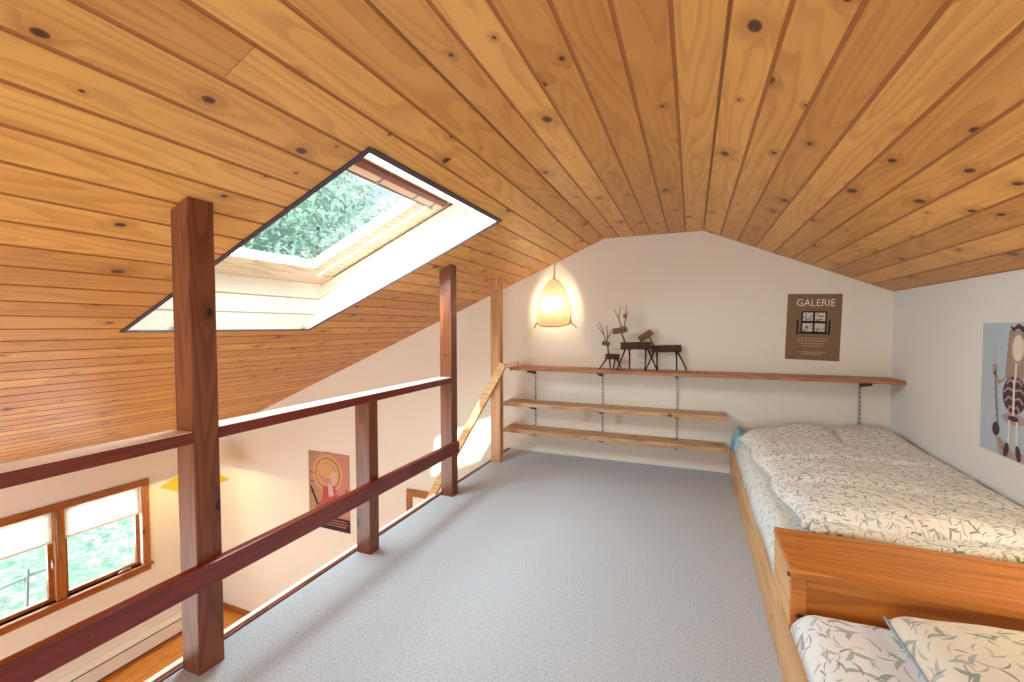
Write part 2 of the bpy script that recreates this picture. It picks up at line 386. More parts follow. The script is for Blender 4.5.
# roof deck above the boards (closes the thickness round the skylight)
bm = B()
def roofslab(u0, u1, y0, y1):
    pts = [roofL(u0, y0, .03), roofL(u1, y0, .03), roofL(u1, y1, .03), roofL(u0, y1, .03)]
    slab(bm, pts, nL * (T + .02))
ue = uend - .3
roofslab(ue, U0 - .02, YB - .1, D + .1); roofslab(U1 + .02, .1, YB - .1, D + .1)
roofslab(U0 - .02, U1 + .02, YB - .1, V0 - .02); roofslab(U0 - .02, U1 + .02, V1 + .02, D + .1)
slab(bm, [(A0[0] - .05, YB - .1, A0[1] + .03), (A1[0] + .05, YB - .1, A0[1] + .03), (A1[0] + .05, D + .1, A0[1] + .03), (A0[0] - .05, D + .1, A0[1] + .03)], (0, 0, .3))
e = P1 + uR * 1.7
slab(bm, [P1 + nR * .03 + Vector((0, YB - .1, 0)), e + nR * .03 + Vector((0, YB - .1, 0)), e + nR * .03 + Vector((0, D + .1, 0)), P1 + nR * .03 + Vector((0, D + .1, 0))], nR * .3)
tag(obj('roof', bm, M['darktrim']), kind='structure')

# skylight shaft (four splayed white board sides)
bm = B(); uvl = bm.loops.layers.uv.get('UVMap') or bm.loops.layers.uv.new('UVMap'); cl = bm.loops.layers.float_color.new('board')
def strips(a0, a1, b0, b1, n, first=1.0):
    """panel between line a0-a1 (ceiling) and b0-b1 (glass), boards running along a"""
    L = (a1 - a0).length; W = (b0 - a0).length
    nrm = (a1 - a0).cross(b0 - a0).normalized()
    k = 0
    edges = [i / n for i in range(n + 1)]
    for i in range(n):
        rnd = (random.random(), random.random() * .4)
        g0 = .012 / W
        for (s0, s1, c) in ((edges[i], edges[i] + g0, .8 if i else 0.), (edges[i] + g0, edges[i + 1], 0.)):
            q = [a0.lerp(b0, s0), a1.lerp(b1, s0), a1.lerp(b1, s1), a0.lerp(b0, s1)]
            f = bm.faces.new([bm.verts.new(v) for v in q])
            for l, (x, y) in zip(f.loops, ((s0 * W, 0), (s0 * W, L), (s1 * W, L), (s1 * W, 0))):
                l[uvl].uv = (x, y); l[cl] = (rnd[0], rnd[1], c, 1)
C_ = lambda u, y: roofL(u, y, -.002); T_ = lambda u, y: roofL(u, y, T)
strips(C_(U0, V0), C_(U0, V1), T_(TU0, TV0), T_(TU0, TV1), 3)        # lower
strips(C_(U1, V0), C_(U1, V1), T_(TU1, TV0), T_(TU1, TV1), 2)        # upper
strips(C_(U0, V1), C_(U1, V1), T_(TU0, TV1), T_(TU1, TV1), 3)        # far side
strips(C_(U0, V0), C_(U1, V0), T_(TU0, TV0), T_(TU1, TV0), 3)        # near side
tag(obj('skylight_shaft', bm, M['shaft'], normals=False), kind='structure')
# dark trim strip round the opening
bm = B(); w = .024
def rstrip(u0, u1, y0, y1): slab(bm, [roofL(u0, y0, -.006), roofL(u1, y0, -.006), roofL(u1, y1, -.006), roofL(u0, y1, -.006)], nL * .012)
rstrip(U0 - .006, U1 + .006, V0 - .008, V0 + .016); rstrip(U1 - .016, U1 + .010, V0 + .016, V1 + .006)
rstrip(U0 - .006, U0 + .006, V0 + .016, V1 + .006); rstrip(U0 + .006, U1 - .016, V1 - .005, V1 + .006)
tag(obj('trim_1', bm, M['darktrim']), kind='structure')

# the skylight window
sk = thing('window_1', roofL(TU0, TV0, T), 'skylight with a pale wooden sash in the board ceiling', 'skylight', kind='structure')
def sbox(bm, u0, u1, y0, y1, t0, t1, bev=.004):
    t = B(); bmesh.ops.create_cube(t, size=1.)
    for v in t.verts: v.co = Vector((u0 + (v.co.x + .5) * (u1 - u0), y0 + (v.co.y + .5) * (y1 - y0), t0 + (v.co.z + .5) * (t1 - t0)))
    if bev: bmesh.ops.bevel(t, geom=t.edges[:], offset=bev, segments=2, affect='EDGES', profile=.5)
    for v in t.verts: v.co = roofL(v.co.x, v.co.y, v.co.z)
    merge(bm, t)
gu0, gu1, gv0, gv1 = -1.80, -.825, 1.70, 2.435
bm = B()
sbox(bm, TU0 - .02, -1.915, TV0 - .02, TV1 + .02, T + .004, T + .09); sbox(bm, -.735, TU1 + .03, TV0 - .02, TV1 + .02, T + .02, T + .09)
sbox(bm, -1.915, -.735, TV0 - .02, 1.56, T + .004, T + .09); sbox(bm, -1.915, -.735, 2.60, TV1 + .02, T + .012, T + .09)
obj('outer_frame', bm, M['sashwood'], sk)
bm = B()
sbox(bm, -1.905, gu0, 1.585, 2.545, T - .006, T + .06); sbox(bm, gu1, -.80, 1.585, 2.545, T - .006, T + .06)
sbox(bm, gu0, gu1, 1.585, gv0, T - .006, T + .06); sbox(bm, gu0, gu1, gv1, 2.545, T - .006, T + .06)
sash = obj('sash', bm, M['sashwood'], sk)
bm = B(); sbox(bm, gu0 - .01, gu1 + .01, gv0 - .01, gv1 + .01, T + .03, T + .036, 0)
obj('pane', bm, M['skyglass'], sash)
bm = B(); sbox(bm, -.748, -.708, 1.50, 2.66, T - .02, T + .02)
obj('hinge_bar', bm, M['redbrown'], sk)
bm = B(); sbox(bm, -.80, -.752, 1.53, 2.60, T - .014, T + .03)
cs = obj('blind_cassette', bm, M['peach'], sk)
for y in (1.66, 2.02, 2.36, 2.56):
    bm = B(); sbox(bm, -.802, -.75, y - .006, y + .006, T - .019, T - .012, .002)
    obj('clip', bm, M['steel'], cs)
bm = B(); sbox(bm, -.812, -.803, 1.53, 2.60, T - .016, T - .004, 0)
obj('gasket', bm, M['steel'], cs)

# ---------------------------------------- walls
bm = B()
prof = [(XL, ZF - .2), (XR + .15, ZF - .2), (XR + .15, zceil(XR + .15) + .02), (A1[0], A1[1] + .02), (A0[0], A0[1] + .02), (XL, zceil(XL) + .02)]
# lower doorway is closed by door_1 standing proud, the wall stays whole
slab(bm, [(x, D, z) for x, z in prof], (0, .14, 0))
tag(obj('wall_far', bm, M['wall']), kind='structure')
bm = B(); box(bm, (XR, YB, ZF - .2), (XR + .14, D, zceil(XR) + .03)); tag(obj('wall_right', bm, M['wallR']), kind='structure')
# left wall with the window opening
WY0, WY1, WZ0, WZ1 = 1.74, 3.40, -1.80, -.745
ztop = zceil(XL) + .06
bm = B()
for lo, hi in (((YB, ZF - .2), (WY0, ztop)), ((WY1, ZF - .2), (D + .14, ztop)), ((WY0, ZF - .2), (WY1, WZ0)), ((WY0, WZ1), (WY1, ztop))):
    box(bm, (XL - .14, lo[0], lo[1]), (XL, hi[0], hi[1]))
tag(obj('wall_left', bm, M['wall']), kind='structure')
# back wall (behind the photographer) with two invented openings for fill light
bm = B()
BW = [(-1.55, .35, .55, 1.70)]      # added opening for the loft fill
LW = [(-6.1, -2.3, -2.7, -.55)]     # added opening for the fill of the room below
def backwall(x0, x1, holes, y):
    xs = sorted({x0, x1, *[h[0] for h in holes], *[h[1] for h in holes], *[p[0] for p in prof if x0 < p[0] < x1]})
    for a, b in zip(xs[:-1], xs[1:]):
        za, zb = zceil(a) + .03, zceil(b) + .03
        hs = [h for h in holes if h[0] <= a + 1e-6 and h[1] >= b - 1e-6]
        if hs:
            h = hs[0]
            slab(bm, [(a, y, ZF - .2), (b, y, ZF - .2), (b, y, h[2]), (a, y, h[2])], (0, -.14, 0))
            slab(bm, [(a, y, h[3]), (b, y, h[3]), (b, y, zb), (a, y, za)], (0, -.14, 0))
        else: slab(bm, [(a, y, ZF - .2), (b, y, ZF - .2), (b, y, zb), (a, y, za)], (0, -.14, 0))
backwall(XL - .1, XR + .14, BW + LW, YB)
tag(obj('wall_back', bm, M['wall']), kind='structure')
# floors
bm = B(); box(bm, (-1.86, YB, -.26), (XR, D, 0.0)); tag(obj('floor', bm, M['carpet']), kind='structure')
bm = B(); box(bm, (XL, YB, ZF - .15), (XR, D, ZF)); tag(obj('floor_lower', bm, M['lowfloor']), kind='structure')
# loft edge: wood strip and white fascia
bm = B(); box(bm, (-1.884, YB, -.20), (-1.858, D - .005, .010), .003); tag(obj('trim_2', bm, M['edge']), kind='structure')
bm = B(); box(bm, (-1.918, YB, -.30), (-1.884, 2.97, .006), .003); tag(obj('trim_3', bm, M['white']), kind='structure')
# baseboard of the room below on the far wall
bm = B(); box(bm, (XL, D - .02, ZF), (-3.3, D, ZF + .085), .004); tag(obj('baseboard_far', bm, M['trimwood']), kind='structure')
bm = B(); box(bm, (XL, YB, ZF), (XL + .10, D - .02, ZF + .03), .004); tag(obj('baseboard_left', bm, M['trimwood']), kind='structure')

# ---------------------------------------- lower left window
wn = thing('window_2', (XL, 2.57, WZ0), 'oak framed double casement window with white shades in the room below', 'window', kind='structure')
bm = B(); f = .085
box(bm, (XL - .002, WY0 - f, WZ1), (XL + .022, WY1 + f, WZ1 + f), .004)
obj('head_casing', bm, M['trimwood'], wn)
for y0, y1 in ((WY0 - f, WY0), (WY1, WY1 + f)):
    bm = B(); box(bm, (XL - .002, y0, WZ0), (XL + .022, y1, WZ1), .004); obj('side_casing', bm, M['trimwoodZ'], wn)
bm = B(); box(bm, (XL - .1, WY0 - f - .02, WZ0 - .03), (XL + .05, WY1 + f + .02, WZ0), .005); box(bm, (XL - .002, WY0 - f, WZ0 - .10), (XL + .02, WY1 + f, WZ0 - .03), .004)
obj('window_sill', bm, M['trimwood'], wn)
bm = B(); box(bm, (XL - .09, 2.545, WZ0), (XL + .01, 2.635, WZ1), .004); obj('mullion', bm, M['trimwoodZ'], wn)
for y0, y1 in ((WY0, 2.545), (2.635, WY1)):
    s = .042
    bm = B()
    box(bm, (XL - .10, y0, WZ0), (XL - .055, y0 + s, WZ1), .003); box(bm, (XL - .10, y1 - s, WZ0), (XL - .055, y1, WZ1), .003)
    box(bm, (XL - .10, y0 + s, WZ0), (XL - .055, y1 - s, WZ0 + s), .003); box(bm, (XL - .10, y0 + s, WZ1 - s), (XL - .055, y1 - s, WZ1), .003)
    cf = obj('casement_frame', bm, M['trimwood'], wn)
    bm = B(); box(bm, (XL - .082, y0 + s - .005, WZ0 + s - .005), (XL - .076, y1 - s + .005, WZ1 - s + .005)); obj('pane', bm, M['glass'], cf)
    # pleated shade, one third down
    bm = B(); zb = -1.085; n = 7; z1 = WZ1 - .005
    v = []
    for k in range(n * 2 + 1):
        z = z1 + (zb - z1) * k / (n * 2); x = XL - .03 + (.005 if k % 2 else 0)
        v.append((x, z))
    a = [bm.verts.new((x, y0 + .008, z)) for x, z in v]; b = [bm.verts.new((x, y1 - .008, z)) for x, z in v]
    a2 = [bm.verts.new((x - .02, y0 + .008, z)) for x, z in v]; b2 = [bm.verts.new((x - .02, y1 - .008, z)) for x, z in v]
    for k in range(len(v) - 1):
        bm.faces.new((a[k], b[k], b[k+1], a[k+1])); bm.faces.new((a2[k], b2[k], b2[k+1], a2[k+1]))
    sh = obj('shade', bm, M['shadecloth'], wn, normals=False)
    bm = B(); box(bm, (XL - .055, y0 + .006, zb - .025), (XL - .012, y1 - .006, zb), .004); obj('bottom_rail', bm, M['white'], sh)
bm = B(); tube(bm, [(XL + .016, 2.56, WZ1 - .02), (XL + .018, 2.562, -1.0), (XL + .016, 2.565, -1.26)], .005, 6); obj('shade_cord', bm, M['steel'], wn)
bm = B(); box(bm, (XL - .05, 3.16, WZ0 + .002), (XL - .01, 3.28, WZ0 + .022), .005); tube(bm, [(XL - .02, 3.24, WZ0 + .03), (XL + .01, 3.17, WZ0 + .038), (XL + .025, 3.12, WZ0 + .03)], .009, 6); obj('crank_handle', bm, M['steel'], wn)
bm = B(); box(bm, (XL - .05, 2.525, -1.40), (XL - .03, 2.545, -1.30), .004); tube(bm, [(XL - .03, 2.535, -1.33), (XL, 2.525, -1.345), (XL + .004, 2.52, -1.40)], .009, 6); obj('latch', bm, M['steel'], wn)

# baseboard heater below
ht = thing('baseboard_heater', (XL, 1.5, ZF), 'long white baseboard heater under the lower window', 'heater')
bm = B(); y0, y1 = .2, D - .12
slab(bm, [(XL + .002, y0, ZF + .05), (XL + .075, y0, ZF + .05), (XL + .075, y0, ZF + .235), (XL + .045, y0, ZF + .30), (XL + .002, y0, ZF + .30)], (0, y1 - y0, 0))
obj('cover', bm, M['heater'], ht)
bm = B(); slab(bm, [(XL + .0755, y0 + .03, ZF + .225), (XL + .0775, y0 + .03, ZF + .222), (XL + .0775, y1 - .03, ZF + .222), (XL + .0755, y1 - .03, ZF + .225)], (0, 0, .010)); obj('louvre_slot', bm, M['dark'], ht)
bm = B(); box(bm, (XL + .002, y0, ZF + .03), (XL + .055, y1, ZF + .052)); obj('base_gap', bm, M['dark'], ht)

# pendant with a wide yellow cone shade near the lower corner
PX, PY, PZ, PR = -6.10, 3.70, -.72, .39
pl = thing('pendant_lamp', (PX, PY, PZ), 'yellow cone shaded lamp hanging in the lower corner behind the thick front post', 'lamp')
bm = B(); n = 4; A_ = math.radians(58.7 - 14)
for off in (0, -.006):
    ap = bm.verts.new((PX, PY, PZ + .27 + off)); ring = [bm.verts.new((PX + math.cos(A_ + 2*PI*k/n) * PR, PY + math.sin(A_ + 2*PI*k/n) * PR, PZ + off)) for k in range(n)]
    for k in range(n): bm.faces.new((ap, ring[k], ring[(k+1) % n]))
obj('lamp_shade', bm, M['lampyellow'], pl, normals=False)
bm = B(); tube(bm, [(PX, PY, PZ + .27), (PX, PY, zceil(PX) - .005)], .005, 6); obj('cord', bm, M['dark'], pl)
bm = B(); bmesh.ops.create_uvsphere(bm, u_segments=16, v_segments=10, radius=.03); bmesh.ops.translate(bm, verts=bm.verts, vec=(PX, PY, PZ + .06)); obj('bulb', bm, M['bulb'], pl, smooth=True)

# ---------------------------------------- railing of the loft edge
px0, px1 = -1.855, -1.75
M['cap'] = plain('pale_lit_rail_top', lin(232, 214, 206), .3, .5, 0, .06, 8.)  # near-white colour paints strong daylight onto the red rail's top face
rl = thing('loft_railing', (-1.80, 1.1, 0), 'red brown timber railing with two square rails along the open loft edge', 'railing')
def post(y0, y1, z1, name='post', par=rl, mat=None):
    bm = B()
    zt0, zt1 = (zceil(px0), zceil(px1)) if z1 is None else (z1, z1)
    slab(bm, [(px0, y0, 0), (px1, y0, 0), (px1, y0, zt1 - .001), (px0, y0, zt0 - .001)], (0, y1 - y0, 0))
    bmesh.ops.bevel(bm, geom=[e for e in bm.edges if abs(e.verts[0].co.z - e.verts[1].co.z) > .3], offset=.005, segments=2, affect='EDGES', profile=.5)
    return obj(name, bm, mat or M['post'], par)
post(1.058, 1.157, None); post(2.03, 2.11, .908); post(2.984, 3.076, None)
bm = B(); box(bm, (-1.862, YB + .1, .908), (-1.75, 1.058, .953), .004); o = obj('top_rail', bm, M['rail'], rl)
bm = B(); box(bm, (-1.860, YB + .1, .952), (-1.752, 1.056, .956), .0015); tag(obj('rail_lit_top', bm, M['cap'], o), 'pale strip painting the bright daylight on top of the rail')
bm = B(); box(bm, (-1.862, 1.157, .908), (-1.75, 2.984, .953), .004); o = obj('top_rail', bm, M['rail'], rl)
bm = B(); box(bm, (-1.860, 1.159, .952), (-1.752, 2.982, .956), .0015); tag(obj('rail_lit_top', bm, M['cap'], o), 'pale strip painting the bright daylight on top of the rail')
bm = B(); box(bm, (-1.75, YB + .1, .352), (-1.708, 3.03, .441), .005); obj('lower_rail', bm, M['rail'], rl)
for y in (.72, 1.10, 2.07, 3.02):
    bm = B(); tube(bm, [(-1.709, y, .40), (-1.7045, y, .40)], .007, 8); obj('screw_cap', bm, M['edge'], rl)

# end post with the stair hand rail nailed to it
ep = thing('end_post', (-1.80, 3.96, 0), 'plain square timber post nearest the far wall at the top of the stairs', 'post')
post(3.925, 4.005, None, 'post_shaft', ep, M['postlit'])
hr = thing('stair_handrail', (-2.2, 3.89, 0), 'pale diagonal timber handrail sloping down the stairs from the end post', 'handrail')
bm = B(); beam(bm, (-1.70, 3.897, .99), (-2.75, 3.897, -.80), .05, .075, .005); obj('sloping_rail', bm, M['stairrail'], hr)
bm = B(); beam(bm, (-1.74, 3.897, .958), (-1.56, 3.93, 1.0), .05, .045, .006); obj('rail_end', bm, M['shelfwood'], hr)

# steep stair under the opening
st = thing('loft_stair', (-1.95, 3.5, ZF), 'steep open wooden stair dropping from the loft edge', 'stairs')
for y in (3.14, 4.33):
    bm = B(); beam(bm, (-1.95, y, -.12), (-3.72, y, ZF + .03), .04, .20, .004); obj('stringer', bm, M['stairrail'], st)
for k in range(11):
    z = -.30 - k * .24; x = -2.05 - (k * .24 + .02) / 1.63
    bm = B(); box(bm, (x - .12, 3.16, z - .035), (x + .12, 4.31, z), .004); obj('tread', bm, M['stairrail'], st)

# lower door on the far wall
dr = thing('door_1', (-2.9, D, ZF), 'oak cased doorway in the far wall of the room below', 'door', kind='structure')
zt = -.64
bm = B()
box(bm, (-3.235, D - .03, ZF), (-3.155, D + .002, zt), .004); box(bm, (-2.50, D - .03, ZF), (-2.42, D + .002, zt), .004); box(bm, (-3.155, D - .03, zt - .08), (-2.50, D + .002, zt), .004)
obj('door_casing', bm, M['trimwoodZ'], dr)
bm = B(); box(bm, (-3.155, D - .012, ZF), (-2.50, D + .002, zt - .08)); pn = obj('door_panel', bm, M['white'], dr)
bm = B(); box(bm, (-3.10, D - .02, ZF + .9), (-2.56, D - .010, zt - .2), .004); obj('red_panel', bm, M['redbrown'], pn)

# ---------------------------------------- shelves on the far wall
def plank(name, x0, x1, y0, z0, z1, mat, label):
    bm = B(); box(bm, (x0, y0, z0), (x1, D - .004, z1), .003)
    return tag(obj(name, bm, mat, at=((x0 + x1) / 2, D - .1, z0)), label, 'shelf', 'long plank shelves on the far wall')
plank('wall_shelf', -1.745, XR - .004, 4.15, .905, .935, M['shelfred'], 'long reddish top shelf on the far wall carrying the log reindeer')
plank('wall_shelf', -1.84, .292, 4.20, .522, .563, M['shelfwood'], 'middle pale pine shelf on the far wall')
plank('wall_shelf', -1.84, .287, 4.20, .242, .284, M['shelfwood'], 'lowest knotty pine shelf just above the carpet')
for i, (x, lab, low) in enumerate(((-1.553, 'slotted steel shelf standard nearest the end post', .16), (-.832, 'slotted steel shelf standard beside the wall outlets', .16), (-.125, 'slotted steel shelf standard below the grazing log reindeer', .16), (1.288, 'slotted steel shelf standard behind the bed by the right wall', .45))):
    t = thing('shelf_standard', (x, D, low), lab, 'shelf bracket', 'shelf standards on the far wall')
    bm = B(); box(bm, (x - .011, D - .012, low), (x + .011, D - .0005, .905), .002); tr = obj('slotted_track', bm, M['track'], t)
    bm = B()
    for k in range(int((.90 - low) / .035)):
        z = low + .02 + k * .035; box(bm, (x - .004, D - .0135, z), (x + .004, D - .0118, z + .018))
    obj('slots', bm, M['dark'], tr)
    for zz, yf in (((.905, 4.17), (.522, 4.24), (.242, 4.24)) if i < 3 else ((.905, 4.17),)):
        bm = B()
        slab(bm, [(x - .006, D - .013, zz - .001), (x - .006, yf, zz - .001), (x - .006, yf, zz - .018), (x - .006, D - .013, zz - .062)], (.012, 0, 0))
        box(bm, (x - .013, D - .2, zz - .005), (x + .013, yf, zz - .001))
        obj('bracket', bm, M['dark'], t)

# wall plates between the two lower shelves
def wallplate(x, z, outlet, lab):
    t = thing('wall_outlet' if outlet else 'blank_wall_plate', (x, D, z), lab, 'wall plate')
    bm = B(); box(bm, (x - .036, D - .007, z - .058), (x + .036, D - .0005, z + .058), .003); pl_ = obj('plate', bm, M['paperpanel'], t)
    if outlet:
        for dz in (-.022, .022):
            bm = B(); box(bm, (x - .016, D - .0095, z + dz - .014), (x + .016, D - .006, z + dz + .014), .002); r = obj('receptacle', bm, M['paperpanel'], t)
            bm = B()
            for dx in (-.006, .006): box(bm, (x + dx - .0015, D - .0102, z + dz - .005), (x + dx + .0015, D - .0092, z + dz + .007))
            box(bm, (x - .0025, D - .0102, z + dz - .011), (x + .0025, D - .0092, z + dz - .007))
            obj('slots', bm, M['outletdark'], r)
    else:
        for dz in (-.042, .042):
            bm = B(); tube(bm, [(x, D - .0072, z + dz), (x, D - .0085, z + dz)], .004, 8); obj('screw', bm, M['steel'], t)
wallplate(-.672, .424, True, 'ivory double socket outlet on the far wall below the middle shelf')
wallplate(-.985, .43, False, 'blank ivory plate left of the socket outlet on the far wall')

# ---------------------------------------- log reindeer on the top shelf
ZS = .935
def log(name, p, q, r, par, mat=None):
    bm = B(); n = 6
    pts = [Vector(p).lerp(Vector(q), k / n) for k in range(n + 1)]
    tube(bm, pts, r, 14, 0, True, .14, 1)
    return obj(name, bm, [mat or M['bark'], M['cutend']], par, smooth=False)
def twig(name, pts, r0, r1, par, mat=None):
    bm = B(); n = len(pts); tube(bm, pts, [r0 + (r1 - r0) * i / max(1, n - 1) for i in range(n)], 7); return obj(name, bm, mat or M['twig'], par, smooth=True)
def deer(loc, lab, body, br, head, hr_, neck, legs, antlers, berry=None, headmat=None):
    x0, y, _ = loc
    t = thing('log_reindeer', loc, lab, 'reindeer figurine', 'twig and log reindeer on the top shelf')
    log('body', body[0], body[1], br, t); h = log('head', head[0], head[1], hr_, t, headmat or M['barkgrey'])
    twig('neck', neck, .010, .008, t, M['twiglight'])
    for a, b in legs: twig('leg', [a, Vector(a).lerp(Vector(b), .5) + Vector((.002, 0, 0)), b], .009, .006, t)
    for pts in antlers: twig('antler', pts, .006, .003, t, M['twiglight'] if headmat is None else M['twiglight'])
    if berry:
        bm = B(); bmesh.ops.create_uvsphere(bm, u_segments=14, v_segments=10, radius=.019); bmesh.ops.translate(bm, verts=bm.verts, vec=berry); obj('berry', bm, M['berry'], t, smooth=True)
Y = 4.28
def V(x, dy, z): return (x, Y + dy, z)
Y = 4.235
deer((-.49, Y, ZS), 'largest log reindeer with twig antlers and a red berry, head held high',
     (V(-.625, -.045, 1.168), V(-.358, .045, 1.172)), .036, (V(-.702, 0, 1.305), V(-.568, 0, 1.325)), .027,
     [V(-.585, 0, 1.195), V(-.605, 0, 1.25), V(-.622, 0, 1.30)],
     ((V(-.578, -.015, 1.15), V(-.655, -.05, ZS + .004)), (V(-.55, .015, 1.15), V(-.553, .06, ZS + .004)), (V(-.395, -.015, 1.15), V(-.40, -.05, ZS + .004)), (V(-.385, .015, 1.15), V(-.30, .06, ZS + .004))),
     ([V(-.615, -.01, 1.335), V(-.645, -.01, 1.42), V(-.672, -.01, 1.475), V(-.69, -.01, 1.52)], [V(-.645, -.01, 1.42), V(-.638, -.02, 1.48), V(-.622, -.02, 1.545)],
      [V(-.60, .01, 1.335), V(-.588, .01, 1.41), V(-.585, .01, 1.48), V(-.578, .01, 1.55)], [V(-.588, .01, 1.41), V(-.575, .02, 1.455), V(-.56, .02, 1.50)]),
     berry=V(-.588, -.015, 1.452))
Y = 4.36
deer((-.22, Y, ZS), 'hornless log reindeer with its head bent down, furthest from the lantern',
     (V(-.362, -.03, 1.138), V(-.095, .03, 1.142)), .034, (V(-.468, -.01, 1.225), V(-.352, -.01, 1.305)), .030,
     [V(-.335, 0, 1.165), V(-.355, 0, 1.205), V(-.378, -.005, 1.25)],
     ((V(-.33, -.015, 1.12), V(-.405, -.05, ZS + .004)), (V(-.31, .015, 1.12), V(-.31, .06, ZS + .004)), (V(-.135, -.015, 1.12), V(-.128, -.05, ZS + .004)), (V(-.125, .015, 1.12), V(-.045, .06, ZS + .004))), ())
Y = 4.29
deer((-.72, Y, ZS), 'smallest log reindeer with tall bare twig antlers, closest to the lantern',
     (V(-.782, -.02, 1.062), V(-.655, .03, 1.056)), .026, (V(-.815, -.012, 1.195), V(-.745, .012, 1.178)), .021,
     [V(-.752, 0, 1.085), V(-.757, 0, 1.13), V(-.762, 0, 1.18)],
     ((V(-.765, -.01, 1.045), V(-.835, -.035, ZS + .004)), (V(-.745, .01, 1.045), V(-.742, .04, ZS + .004)), (V(-.69, -.01, 1.04), V(-.70, -.035, ZS + .004)), (V(-.675, .01, 1.04), V(-.632, .04, ZS + .004))),
     ([V(-.775, 0, 1.205), V(-.80, 0, 1.27), V(-.84, 0, 1.33), V(-.875, 0, 1.375)], [V(-.80, 0, 1.27), V(-.805, .01, 1.31), V(-.85, .01, 1.40)], [V(-.762, 0, 1.205), V(-.765, 0, 1.28), V(-.772, 0, 1.37)], [V(-.762, 0, 1.24), V(-.735, 0, 1.29), V(-.722, 0, 1.32)]))

# ---------------------------------------- paper lantern on the far wall
LX, LZ = -1.335, 1.56
ln = thing('paper_lantern', (LX, D, 1.40), 'glowing cream paper wall lantern with a rounded three cornered shape', 'lamp')
def lantern_r(z):            # half width at height parameter 0 (bottom) .. 1 (top)
    return .200 * (1 - z ** 1.85) ** .64 * (1 - .16 * (1 - z) ** 4) + .004
bm = B(); nz, na = 22, 28; zb, zt = 1.385, 1.85
YC = D - .075
rings = []
for i in range(nz + 1):
    s = i / nz; z = zb + (zt - zb) * s; hw = lantern_r(s); ring = []
    for k in range(na + 1):
        a = PI * k / na                      # open towards the wall
        ring.append(bm.verts.new((LX - math.cos(a) * hw, YC + .02 - math.sin(a) * hw * .52, z + (-.034 * math.sin(a) * (1 - s)**2))))
    rings.append(ring)
for i in range(nz):
    for k in range(na): bm.faces.new((rings[i][k], rings[i][k+1], rings[i+1][k+1], rings[i+1][k]))
obj('lamp_shade', bm, M['paper'], ln, smooth=True)
bm = B()
for sgn in (-1, 1):
    tube(bm, [(LX + sgn * lantern_r(i / nz), YC + .02, zb + (zt - zb) * i / nz) for i in range(nz + 1)], .0045, 6)
tube(bm, [(LX - math.cos(PI*k/20) * lantern_r(0), YC + .02 - math.sin(PI*k/20) * lantern_r(0) * .52, zb - .034 * math.sin(PI*k/20)) for k in range(21)], .0045, 6)
obj('wire_frame', bm, M['edge'], ln)
for sgn in (-1, 1):
    bm = B(); tube(bm, [(LX + sgn * .165, YC + .0, zb + .02), (LX + sgn * .20, YC + .03, zb - .005), (LX + sgn * .235, D - .003, zb - .045)], [.010, .008, .006], 7); obj('corner_stay', bm, M['stairrail'], ln)
bm = B(); tube(bm, [(LX, YC + .02, zt - .01), (LX, YC + .04, zt + .05), (LX + .004, D - .03, zceil(LX) - .004)], [.011, .006, .004], 7); obj('hanging_cord', bm, M['shelfwood'], ln)
bm = B(); bmesh.ops.create_uvsphere(bm, u_segments=16, v_segments=10, radius=.03); bmesh.ops.translate(bm, verts=bm.verts, vec=(LX - .01, D - .10, 1.56)); obj('bulb', bm, M['bulb'], ln, smooth=True)

# ---------------------------------------- posters
def text_mesh(body, size, w=None):
    cu = bpy.data.curves.new('t', 'FONT'); cu.body = body; cu.size = size; cu.align_x = 'CENTER'; cu.align_y = 'CENTER'; cu.extrude = .0004
    o = bpy.data.objects.new('t', cu); COL.objects.link(o)
    dg = bpy.context.evaluated_depsgraph_get(); dg.update()
    me = bpy.data.meshes.new_from_object(o.evaluated_get(dg)); bpy.data.objects.remove(o)
    b = B(); b.from_mesh(me); bpy.data.meshes.remove(me); return b
# frame vectors: centre + x axis + y axis (+ normal toward room)
class Sheet:
    def __init__(s, c, ex, ez, n): s.c, s.ex, s.ez, s.n = Vector(c), Vector(ex).normalized(), Vector(ez).normalized(), Vector(n).normalized()
    def p(s, x, z, o=0.): return s.c + s.ex * x + s.ez * z + s.n * o
    def poly(s, bm, pts, o, mi=0, th=.0006): slab(bm, [s.p(x, z, o) for x, z in pts], s.n * th, mi)
    def rect(s, bm, x0, z0, x1, z1, o, mi=0): s.poly(bm, [(x0, z0), (x1, z0), (x1, z1), (x0, z1)], o, mi)
    def disc(s, bm, x, z, rx, rz, o, mi=0, n=24, a0=0, rot=0):
        pts = []
        for k in range(n):
            a = 2*PI*k/n; px, pz = math.cos(a)*rx, math.sin(a)*rz
            pts.append((x + px*math.cos(rot) - pz*math.sin(rot), z + px*math.sin(rot) + pz*math.cos(rot)))
        s.poly(bm, pts, o, mi)
    def ring(s, bm, x, z, r0, r1, o, mi=0, a0=0, a1=2*PI, n=28):
        for k in range(n):
            a, b = a0 + (a1-a0)*k/n, a0 + (a1-a0)*(k+1)/n
            s.poly(bm, [(x+math.cos(a)*r0, z+math.sin(a)*r0), (x+math.cos(a)*r1, z+math.sin(a)*r1), (x+math.cos(b)*r1, z+math.sin(b)*r1), (x+math.cos(b)*r0, z+math.sin(b)*r0)], o, mi)
    def line(s, bm, pts, w, o, mi=0):
        for (x0, z0), (x1, z1) in zip(pts[:-1], pts[1:]):
            d = Vector((x1-x0, z1-z0)); nn = Vector((-d.y, d.x)).normalized() * w/2
            s.poly(bm, [(x0-nn.x, z0-nn.y), (x1-nn.x, z1-nn.y), (x1+nn.x, z1+nn.y), (x0+nn.x, z0+nn.y)], o, mi)
C3 = lambda n, *c: plain(n, lin(*c), .7, .2, 0, .05, 30.)
tilt = math.radians(-1.6)
